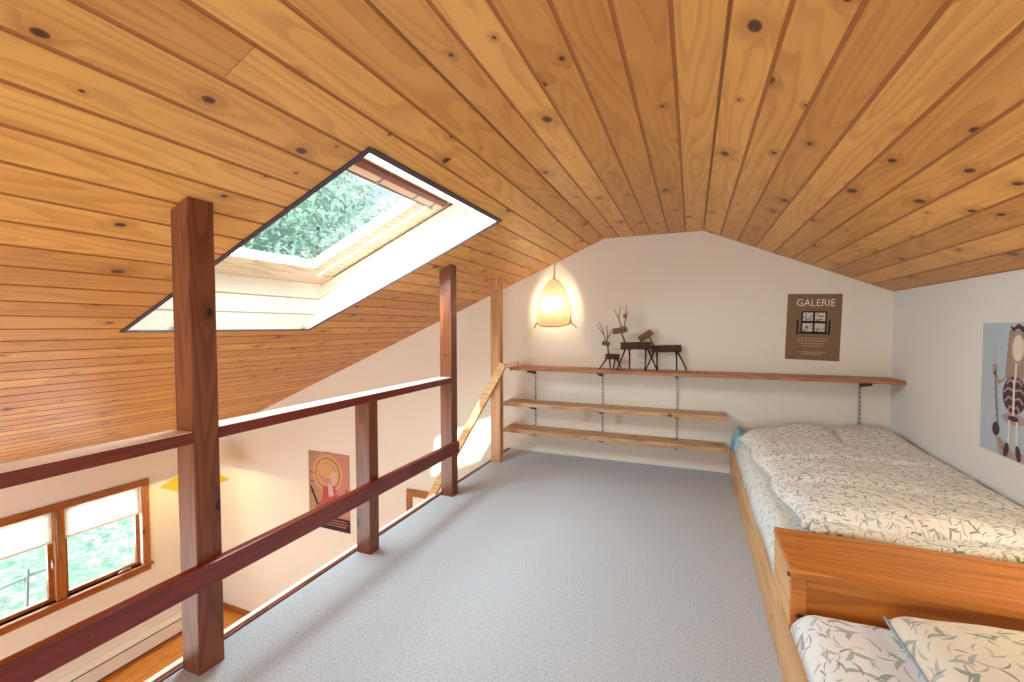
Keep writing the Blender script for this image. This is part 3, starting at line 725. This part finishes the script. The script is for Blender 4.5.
S = Sheet((.957, D - .001, 1.342), (math.cos(tilt), 0, math.sin(tilt)), (-math.sin(tilt), 0, math.cos(tilt)), (0, -1, 0))
pt = thing('gallery_poster', S.p(0, -.285), 'brown gallery poster with a dark four pane window print on the far wall', 'poster')
bm = B(); S.rect(bm, -.197, -.283, .197, .283, .0005); obj('paper_sheet', bm, C3('poster_brown', 128, 104, 82), pt)
tb = text_mesh('GALERIE', .088)
for v in tb.verts: v.co = S.p(v.co.x * .86 + .01, v.co.y + .205, .0012 + v.co.z)
obj('title_lettering', tb, C3('poster_cream', 226, 214, 196), pt)
bm = B(); dk, cr = 0, 1
S.rect(bm, -.09, -.05, .095, .135, .0012, 0)
for x in (-.122, .108): S.rect(bm, x, -.065, x + .014, .06, .0012, 0)
S.rect(bm, -.10, -.058, .105, -.045, .0012, 0)
for x0 in (-.078, .010):
    for z0 in (-.038, .053):
        S.rect(bm, x0, z0, x0 + .073, z0 + .07, .0020, 1)
        for k in range(16):
            a, b_ = random.uniform(.004, .06), random.uniform(.005, .06); dx, dz = random.uniform(-.016, .016), random.uniform(-.014, .014)
            x2, z2 = min(max(a + dx, .003), .07), min(max(b_ + dz, .003), .067)
            if abs(x2-a)+abs(z2-b_) > .006: S.line(bm, [(x0 + a, z0 + b_), (x0 + x2, z0 + z2)], .005, .0028, 0)
obj('window_print', bm, [C3('poster_dark', 42, 32, 30), C3('poster_pale', 206, 200, 190)], pt)
pm = C3('poster_small', 172, 152, 128)
for z, w0 in ((-.098, .105), (-.118, .115), (-.140, .085), (-.163, .075), (-.215, .10), (-.232, .07)):
    x = -w0; bm = B()
    while x < w0:
        w_ = random.uniform(.010, .03); S.rect(bm, x, z - .0045, min(x + w_, w0), z + .0045, .0012); x += w_ + .006
    obj('print_line', bm, pm, pt)

# skeleton print on the right wall
S = Sheet((XR - .001, 3.01, 1.02), (0, -1, 0), (0, 0, 1), (-1, 0, 0))   # x axis runs towards the camera
pt = thing('skeleton_poster', S.p(0, -.345), 'pale blue print of a masked skeleton on the right wall above the bed', 'poster')
bm = B(); S.rect(bm, -.225, -.345, .26, .345, .0005); obj('paper_sheet', bm, C3('poster_blue', 176, 194, 208), pt)
mats = [C3('bone_mauve', 176, 152, 152), C3('bone_pale', 226, 214, 200), C3('bone_dark', 84, 62, 72), C3('card_tan', 160, 142, 132)]
bm = B()
S.poly(bm, [(-.03, .06), (.10, .04), (.14, .30), (-.005, .31)], .0012, 3)
S.disc(bm, .062, .215, .052, .078, .0022, 0); S.disc(bm, .065, .218, .040, .064, .0030, 1)
S.poly(bm, [(.0, .33), (.02, .30), (.06, .315), (.10, .295), (.14, .335), (.10, .322), (.06, .34), (.03, .32)], .0022, 2)
S.line(bm, [(.055, .14), (.052, .06)], .014, .0030, 1)
for k in range(7):
    z = .045 - k * .022; w_ = .085 - abs(k - 2.5) * .012
    for sg in (-1, 1): S.line(bm, [(.045, z), (.045 + sg * w_ * .6, z + .012), (.045 + sg * w_, z - .014)], .010, .0024, 2 if k % 2 else 0)
S.disc(bm, .045, -.02, .088, .095, .0013, 2)
S.line(bm, [(.045, .06), (.045, -.13)], .014, .0032, 1)
S.disc(bm, .045, -.14, .085, .030, .0026, 0); S.disc(bm, .045, -.138, .04, .014, .0034, 2)
for sg in (-1, 1):
    S.line(bm, [(.045 + sg * .07, .055), (.045 + sg * .12, .03), (.045 + sg * .145, .07)], .014, .0028, 0)
    S.line(bm, [(.045 + sg * .03, -.15), (.045 + sg * .028, -.24), (.045 + sg * .038, -.30)], .016, .0030, 1)
    S.disc(bm, .045 + sg * .045, -.305, .018, .040, .0036, 2, rot=sg * .25)
S.line(bm, [(-.105, .09), (-.10, .0), (-.085, -.12), (-.07, -.22)], .009, .0030, 2)
for k in range(9): S.disc(bm, -.105 + k * .004, .08 - k * .034, .010, .012, .0034, 0)
S.disc(bm, -.11, .10, .018, .03, .0034, 0); S.disc(bm, -.085, -.215, .028, .036, .0036, 2)
S.poly(bm, [(-.09, -.24), (-.02, -.27), (.06, -.31), (.16, -.29), (.24, -.25), (.25, -.345), (-.05, -.345), (-.075, -.30)], .0018, 0)
S.line(bm, [(-.06, -.25), (-.04, -.30), (.04, -.33)], .014, .0026, 3); S.line(bm, [(.16, .09), (.17, -.05), (.15, -.22), (.2, -.28)], .010, .0028, 0)
obj('skeleton_print', bm, mats, pt)

# pink and gold figure print in the room below
S = Sheet((-4.508, D - .001, -.855), (1, 0, 0), (0, 0, 1), (0, -1, 0))
pt = thing('figure_poster', S.p(0, -.53), 'tall pink and ochre print with a dark caption strip on the lower far wall', 'poster')
bm = B(); S.rect(bm, -.362, -.52, .362, .525, .0005); obj('paper_sheet', bm, C3('print_ochre', 172, 136, 104), pt)
mats = [C3('print_pink', 178, 82, 90), C3('print_tan', 206, 158, 108), C3('print_dark', 66, 40, 44), C3('print_skin', 206, 172, 152), C3('print_rose', 192, 134, 124)]
bm = B()
S.rect(bm, .15, -.30, .355, .52, .0010, 4)
for r, mi in ((.30, 4), (.262, 1), (.215, 2), (.205, 1), (.15, 4)): S.disc(bm, -.02, .235, r, r, .0012 + (.30 - r) * .01, mi, 36)
S.disc(bm, -.03, .27, .13, .10, .0034, 1); S.disc(bm, .085, .19, .062, .095, .0040, 3)
S.poly(bm, [(-.10, .06), (.08, .08), (.17, -.02), (.14, -.14), (.02, -.20), (-.03, -.33), (-.26, -.30), (-.22, -.20), (-.12, -.14)], .0030, 0)
S.poly(bm, [(-.02, .10), (.06, .10), (.09, -.05), (.0, -.08)], .0036, 3)
S.line(bm, [(.12, -.02), (.22, .02), (.28, -.10), (.20, -.20)], .03, .0036, 4); S.line(bm, [(.31, .06), (.19, -.26)], .014, .0042, 2)
for k in range(7): S.disc(bm, -.32 + k * .018, .02 - k * .035, .030, .016, .0034, 2, 12, rot=-.7)
for k in range(6): S.line(bm, [(-.345, .30 - k * .07), (-.26, .28 - k * .06)], .010, .0034, 2 if k % 2 else 4)
obj('figure_print', bm, mats, pt)
bm = B(); S.rect(bm, -.362, -.52, .362, -.345, .0044); cap = obj('caption_strip', bm, mats[2], pt)
bm = B()
for z, a, b_ in ((-.385, -.1, .30), (-.42, .02, .32), (-.455, -.2, .30)):
    x = a
    while x < b_: w_ = random.uniform(.02, .06); S.rect(bm, x, z - .006, x + w_, z + .006, .0052); x += w_ + .012
obj('caption_lines', bm, mats[4], cap)

# ---------------------------------------- built-in beds along the right wall
bd = thing('bed_base', (.9, 2.5, 0), 'low built-in pine bed base running along the right wall', 'bed')
bm = B(); box(bm, (.333, -1.2, .0), (.362, D - .01, .25), .004); obj('side_board', bm, M['bedpineY'], bd)
bm = B(); box(bm, (.365, -1.2, .02), (XR - .003, D - .01, .14)); obj('platform', bm, M['bedpineY'], bd)
# divider box between the two mattresses
dv = thing('headboard_box', (.9, 1.98, .14), 'honey pine headboard box dividing the two mattresses', 'headboard')
bm = B(); box(bm, (.336, 1.795, .452), (XR - .004, 2.158, .482), .005); obj('top_board', bm, M['bedpineX'], dv)
bm = B(); box(bm, (.338, 1.835, .252), (.364, 2.150, .452), .003); obj('side_panel', bm, M['bedpineY'], dv)
bm = B(); box(bm, (.364, 1.838, .142), (XR - .004, 1.858, .452), .002); obj('front_panel', bm, M['bedpineX'], dv)
bm = B(); box(bm, (.342, 1.822, .255), (.392, 1.839, .452), .003); obj('front_stile', bm, M['bedpineX'], dv)
bm = B(); box(bm, (.364, 2.132, .142), (XR - .004, 2.150, .452), .002); obj('back_panel', bm, M['bedpineX'], dv)
bm = B(); tube(bm, [(.346, 1.833, .445), (.331, 1.833, .445)], .008, 10); obj('dowel', bm, M['edge'], dv)

def cloth_pad(name, xs, ys, zb, top, edge, mat, parent, nx=70, ny=110, wr=.006, seed=0., drop=None, uvs=1., smooth=True, hole=None):
    """soft padded slab: plan xs,ys may be functions; top(x,y) height; edges round down to zb over `edge`"""
    bm = B(); uvl = bm.loops.layers.uv.get('UVMap') or bm.loops.layers.uv.new('UVMap')
    grid = []; uvw = {}
    for j in range(ny + 1):
        row = []
        for i in range(nx + 1):
            s, t = i / nx, j / ny
            # denser sampling at the borders
            s = .5 - .5 * math.cos(PI * s) * (.55) - .5 * .45 * (1 - 2 * s); t = .5 - .5 * math.cos(PI * t) * .4 - .5 * .6 * (1 - 2 * t)
            x, y = xs(s, t), ys(s, t)
            W, L = abs(xs(1, t) - xs(0, t)), abs(ys(s, 1) - ys(s, 0))
            dx, dy = min(s, 1 - s) * W, min(t, 1 - t) * L
            fx = math.sqrt(max(0, 1 - (1 - min(1, dx / edge)) ** 2)); fy = math.sqrt(max(0, 1 - (1 - min(1, dy / edge)) ** 2))
            z0 = zb if not callable(zb) else zb(x, y)
            h = top(x, y, s, t) + wr * noise.noise((x * 5 + seed, y * 5, seed)) + wr * .6 * noise.noise((x * 14 + seed, y * 14, seed))
            z = z0 + (h - z0) * fx * fy
            v = bm.verts.new((x, y, z)); uvw[v] = (x * uvs + max(0, edge - dx) * (-.8 if s < .5 else .8), y * uvs + max(0, edge - dy) * (-.8 if t < .5 else .8)); row.append(v)
        grid.append(row)
    bot = []
    for j in range(ny):
        for i in range(nx):
            bm.faces.new((grid[j][i], grid[j][i+1], grid[j+1][i+1], grid[j+1][i]))
    # underside
    rim = [grid[0][i] for i in range(nx + 1)] + [grid[j][nx] for j in range(1, ny + 1)] + [grid[ny][i] for i in range(nx - 1, -1, -1)] + [grid[j][0] for j in range(ny - 1, 0, -1)]
    bm.faces.new(rim[::-1])
    for f in bm.faces:
        for l in f.loops: l[uvl].uv = uvw[l.vert]
    return obj(name, bm, mat, parent, smooth=smooth)

# far mattress under a fitted leaf print sheet
fm = thing('far_mattress', (.9, 3.3, .14), 'far mattress in a pale leaf print sheet along the far right corner', 'mattress')
Xm0, Xm1, Ym0, Ym1 = .342, XR - .006, 2.162, 4.37
cloth_pad('sheet', lambda s, t: (Xm0 + .022 * noise.noise((t * 5, 3.1, 0))*(1) ) + (Xm1 - Xm0 - .022 * noise.noise((t * 5, 3.1, 0))) * s, lambda s, t: Ym0 + (Ym1 - Ym0) * t,
          lambda x, y: .255 if x < .6 else .2, lambda x, y, s, t: .402 + .012 * math.sin(s * PI), .085, M['sheet'], fm, 60, 120, .010, 4.)
bm = B(); box(bm, (.368, Ym0 + .01, .142), (XR - .01, Ym1, .26), .02); obj('mattress_core', bm, M['white'], fm)
cloth_pad('blue_corner', lambda s, t: .335 + (.20 + .07 * t) * s, lambda s, t: 4.06 + .33 * t - .03 * s, lambda x, y: .285, lambda x, y, s, t: .425 + .02 * t - .02 * s + .012 * math.sin(s * 9), .06, M['bluecloth'], fm, 26, 26, .012, 9.)

# duvet thrown over it
dvt = thing('duvet', (.95, 3.2, .42), 'thick rumpled leaf print duvet spread on the far mattress', 'duvet')
def dx0(t): return .47 - .10 * t + .015 * math.sin(t * 17)
def dx1(t): return XR - .012
def dxs(s, t): return dx0(t) + (dx1(t) - dx0(t)) * s
def dys(s, t): return (2.30 + .07 * s + .012 * math.sin(s * 14)) + ((3.93 + .40 * min(1, s * 1.25)) - (2.30 + .07 * s)) * t
def dtop(x, y, s, t):
    h = .505 + .030 * math.sin(PI * s) + .02 * t
    h += .035 * math.exp(-((x - 1.33) / .16) ** 2 - ((y - 4.15) / .22) ** 2) + .03 * math.exp(-((x - .80) / .14) ** 2 - ((y - 4.02) / .16) ** 2)
    h -= .032 * math.exp(-((x - 1.02 - .1 * (y - 3.9)) / .035) ** 2) * max(0, min(1, (y - 3.45) / .4))       # gather
    h -= .016 * math.exp(-((y - 3.22 - .12 * (x - .9)) / .03) ** 2)
    h -= .012 * math.exp(-((y - 2.72 + .10 * (x - .9)) / .045) ** 2)
    h += .012 * noise.noise((x * 3.2, y * 2.2, 2.)) + .006 * noise.noise((x * 9, y * 7, 5.))
    return h
cloth_pad('cover', dxs, dys, lambda x, y: .432, dtop, .10, M['duvet'], dvt, 90, 130, .004, 1.)
# folded under layer showing along the front edge
cloth_pad('fold', lambda s, t: .50 + (XR - .02 - .50) * s, lambda s, t: 2.245 + .05 * math.sin(s * 5 + 1) * .3 + .05 * s + (.30) * t, lambda x, y: .432,
          lambda x, y, s, t: .462 + .008 * math.sin(s * 11), .035, M['duvet'], dvt, 80, 20, .006, 6.)

# near mattress and pillow
nm = thing('near_mattress', (.9, .6, .14), 'near mattress in a leaf print sheet at the foot of the headboard box', 'mattress')
cloth_pad('sheet', lambda s, t: (.330 + .012 * math.sin(t * 9)) + (XR - .006 - .330) * s, lambda s, t: -.1 + (1.815 + .1) * t, lambda x, y: .255 if x < .6 else .2, lambda x, y, s, t: .355 + .012 * math.sin(s * PI), .075, M['nearsheet'], nm, 60, 90, .008, 11.)
bm = B(); box(bm, (.368, -.09, .142), (XR - .01, 1.81, .25), .02); obj('mattress_core', bm, M['white'], nm)
pw = thing('pillow', (1.0, 1.5, .36), 'leaf print pillow with grey blue piping against the headboard box', 'pillow')
def pxs(s, t): return .60 + .80 * s - .01 * t
def pys(s, t): return 1.22 + .53 * t + .03 * math.sin(PI * s) * (t - .5) * -1
def ptop(x, y, s, t): return .425 + .085 * max(0., math.sin(PI * s) * math.sin(PI * t)) ** .5
bm = None
cloth_pad('pillow_case', pxs, pys, lambda x, y: .388, ptop, .05, M['pillow'], pw, 50, 50, .006, 21.)
bm = B(); tube(bm, [(pxs(0, t / 20), pys(0, t / 20), .392 + .008 * (t / 20) ** 4) for t in range(21)], .004, 8); obj('piping', bm, M['bluehem'], pw, smooth=True)

# ---------------------------------------- outside: lawn, fence, trees
bm = B(); n = 46
gr = []
for j in range(n + 1):
    row = []
    for i in range(n + 1):
        x = XL - .3 - 30 * (i / n) ** 1.3; y = -22 + 50 * j / n
        row.append(bm.verts.new((x, y, ZF - .35 + .06 * max(0, -x - 9) ** 1.25 + .18 * noise.noise((x * .3, y * .3, 0)))))
    gr.append(row)
for j in range(n):
    for i in range(n): bm.faces.new((gr[j][i], gr[j][i+1], gr[j+1][i+1], gr[j+1][i]))
tag(obj('ground', bm, M['lawn'], smooth=True), kind='structure')
fc = thing('wire_fence', (-9.1, 2.9, -3.2), 'low grey rail fence on the lawn outside the lower window', 'fence')
pts = [(-9.1, y, -2.36 + .05 * math.sin(y * 2.2)) for y in (1.6, 2.1, 2.6, 3.0, 3.45)]
bm = B(); tube(bm, pts, .022, 7); obj('fence_rail', bm, M['fence'], fc)
for y in (2.25, 3.08, 3.32):
    bm = B(); tube(bm, [(-9.1, y, -3.3), (-9.1, y + .05, -2.22)], .025, 7); obj('fence_post', bm, M['fence'], fc)
def tree(x, y, z0, h, r, n, lab, seed):
    t = thing('leafy_tree', (x, y, z0), lab, 'tree', 'trees outside the skylight')
    rd = random.Random(seed)
    bm = B(); tube(bm, [(x, y, z0), (x + .1, y, z0 + h * .4), (x - .05, y + .1, z0 + h * .85)], [.22, .17, .07], 9)
    for k in range(7):
        a = rd.uniform(0, 2*PI); zz = z0 + h * rd.uniform(.4, .7); tube(bm, [(x + .05, y, zz), (x + math.cos(a) * r * .4, y + math.sin(a) * r * .4, zz + r * .3), (x + math.cos(a) * r * .7, y + math.sin(a) * r * .7, zz + r * .5)], [.07, .05, .02], 6)
    obj('trunk', bm, M['trunk'], t)
    bm = B()
    cl_ = [(rd.gauss(0, .45), rd.gauss(0, .45), rd.gauss(0, .42)) for _ in range(34)]
    for k in range(n):
        c = rd.choice(cl_)
        p = Vector((x + (c[0] + rd.gauss(0, .16)) * r, y + (c[1] + rd.gauss(0, .16)) * r, z0 + h * .68 + (c[2] + rd.gauss(0, .15)) * r))
        a = Vector((rd.gauss(0, 1), rd.gauss(0, 1), rd.gauss(0, 1))).normalized(); b = a.orthogonal().normalized(); s = rd.uniform(.07, .15)
        bm.faces.new([bm.verts.new(p + a * s * 1.5), bm.verts.new(p + b * s * .6), bm.verts.new(p - a * s * 1.5), bm.verts.new(p - b * s * .6)])
    obj('foliage', bm, M['leaf'], t, normals=False)
tree(-15.5, 9.5, -2.6, 11.5, 5., 9000, 'broad leafy tree beyond the skylight, nearest the house', 1)
tree(-22., 21., -1.8, 14., 6., 7000, 'taller leafy tree further up the slope beyond the skylight', 2)

# ------------------------------------------------------------------ camera (fitted to the photograph's vanishing points)
F, YAW, PIT, ROL = 435.772, .391723, .031982, -.0029975
H = 1.35
fw0 = Vector((-math.sin(YAW), math.cos(YAW), 0)); rt = Vector((math.cos(YAW), math.sin(YAW), 0)); up = Vector((0, 0, 1))
fw = fw0 * math.cos(PIT) - up * math.sin(PIT); up2 = up * math.cos(PIT) + fw0 * math.sin(PIT)
r2 = rt * math.cos(ROL) + up2 * math.sin(ROL); u2 = up2 * math.cos(ROL) - rt * math.sin(ROL)
cam = bpy.data.cameras.new('camera'); co = bpy.data.objects.new('camera', cam); COL.objects.link(co)
Rm = Matrix((r2, u2, -fw)).transposed().to_4x4(); Rm.translation = (0, 0, H)
co.matrix_world = Rm; cam.sensor_width = 36; cam.lens = F / 1024 * 36; cam.clip_start = .02; cam.clip_end = 200
sc.camera = co

# ------------------------------------------------------------------ light
w = bpy.data.worlds.new('sky'); sc.world = w; w.use_nodes = True; nt = w.node_tree; nt.nodes.clear(); g = G(nt)
sky = g.n('ShaderNodeTexSky'); sky.sky_type = 'NISHITA'; sky.sun_disc = False; sky.sun_elevation = math.radians(42); sky.sun_rotation = math.radians(180)
sky.air_density = 1.0; sky.dust_density = 2.5
mixc = g.mix(.55, sky.outputs[0], (6.0, 6.3, 6.6, 1))
bg = g.n('ShaderNodeBackground', {0: mixc, 1: .22}); o = g.n('ShaderNodeOutputWorld'); nt.links.new(bg.outputs[0], o.inputs[0])
def lamp(name, kind, loc, energy, color=(1, 1, 1), **kw):
    l = bpy.data.lights.new(name, kind); l.energy = energy; l.color = color
    aim = kw.pop('aim', None)
    for k, v in kw.items(): setattr(l, k, v)
    o = bpy.data.objects.new(name, l); COL.objects.link(o); o.location = loc
    if aim: o.rotation_euler = Vector(aim).to_track_quat('-Z', 'Y').to_euler()
    return o
lamp('sun', 'SUN', (0, -6, 8), 12.0, (1., .96, .9), angle=math.radians(1.0), aim=(-.085, .76, -.64))
# daylight at skylight and side window; fill at the added back openings
lamp('skylight_daylight', 'AREA', roofL(-1.31, 2.07, T + .12), 120, (.82, .93, 1.), shape='RECTANGLE', size=1.15, size_y=.9, aim=-nL)
lamp('loft_back_fill', 'AREA', (-.6, YB - .05, 1.15), 48, (.82, .92, 1.), shape='RECTANGLE', size=1.9, size_y=1.1, aim=(0, 1, -.05))  # added fill behind the camera, its opening is invented
lamp('side_window_daylight', 'AREA', (XL - .5, 2.57, -1.2), 60, (.88, .96, 1.), shape='RECTANGLE', size=1.6, size_y=1.0, aim=(1, 0, .05))
lamp('lower_back_fill', 'AREA', (-4.2, YB - .05, -1.6), 135, (.86, .96, 1.), shape='RECTANGLE', size=3.6, size_y=2.0, aim=(-.15, 1, .32))  # added fill for the room below, from an unseen invented opening
# lamps
lamp('lantern_light', 'POINT', (LX - .01, D - .115, 1.57), 22.0, (1., .84, .58), shadow_soft_size=.03)
lamp('pendant_light', 'POINT', (PX, PY, PZ + .03), 18, (1., .84, .45), shadow_soft_size=.03)
lamp('bedside_light', 'POINT', (1.30, 1.78, .90), 9.0, (1., .80, .38), shadow_soft_size=.05)

sc.view_settings.view_transform = 'Standard'; sc.view_settings.look = 'None'; sc.view_settings.exposure = -0.1; sc.view_settings.gamma = 1.0
sc.view_settings.use_curve_mapping = False
sc.cycles.use_denoising = True
sc.cycles.max_bounces = 12; sc.cycles.diffuse_bounces = 6; sc.cycles.transparent_max_bounces = 12
sc.cycles.sample_clamp_indirect = 8.0
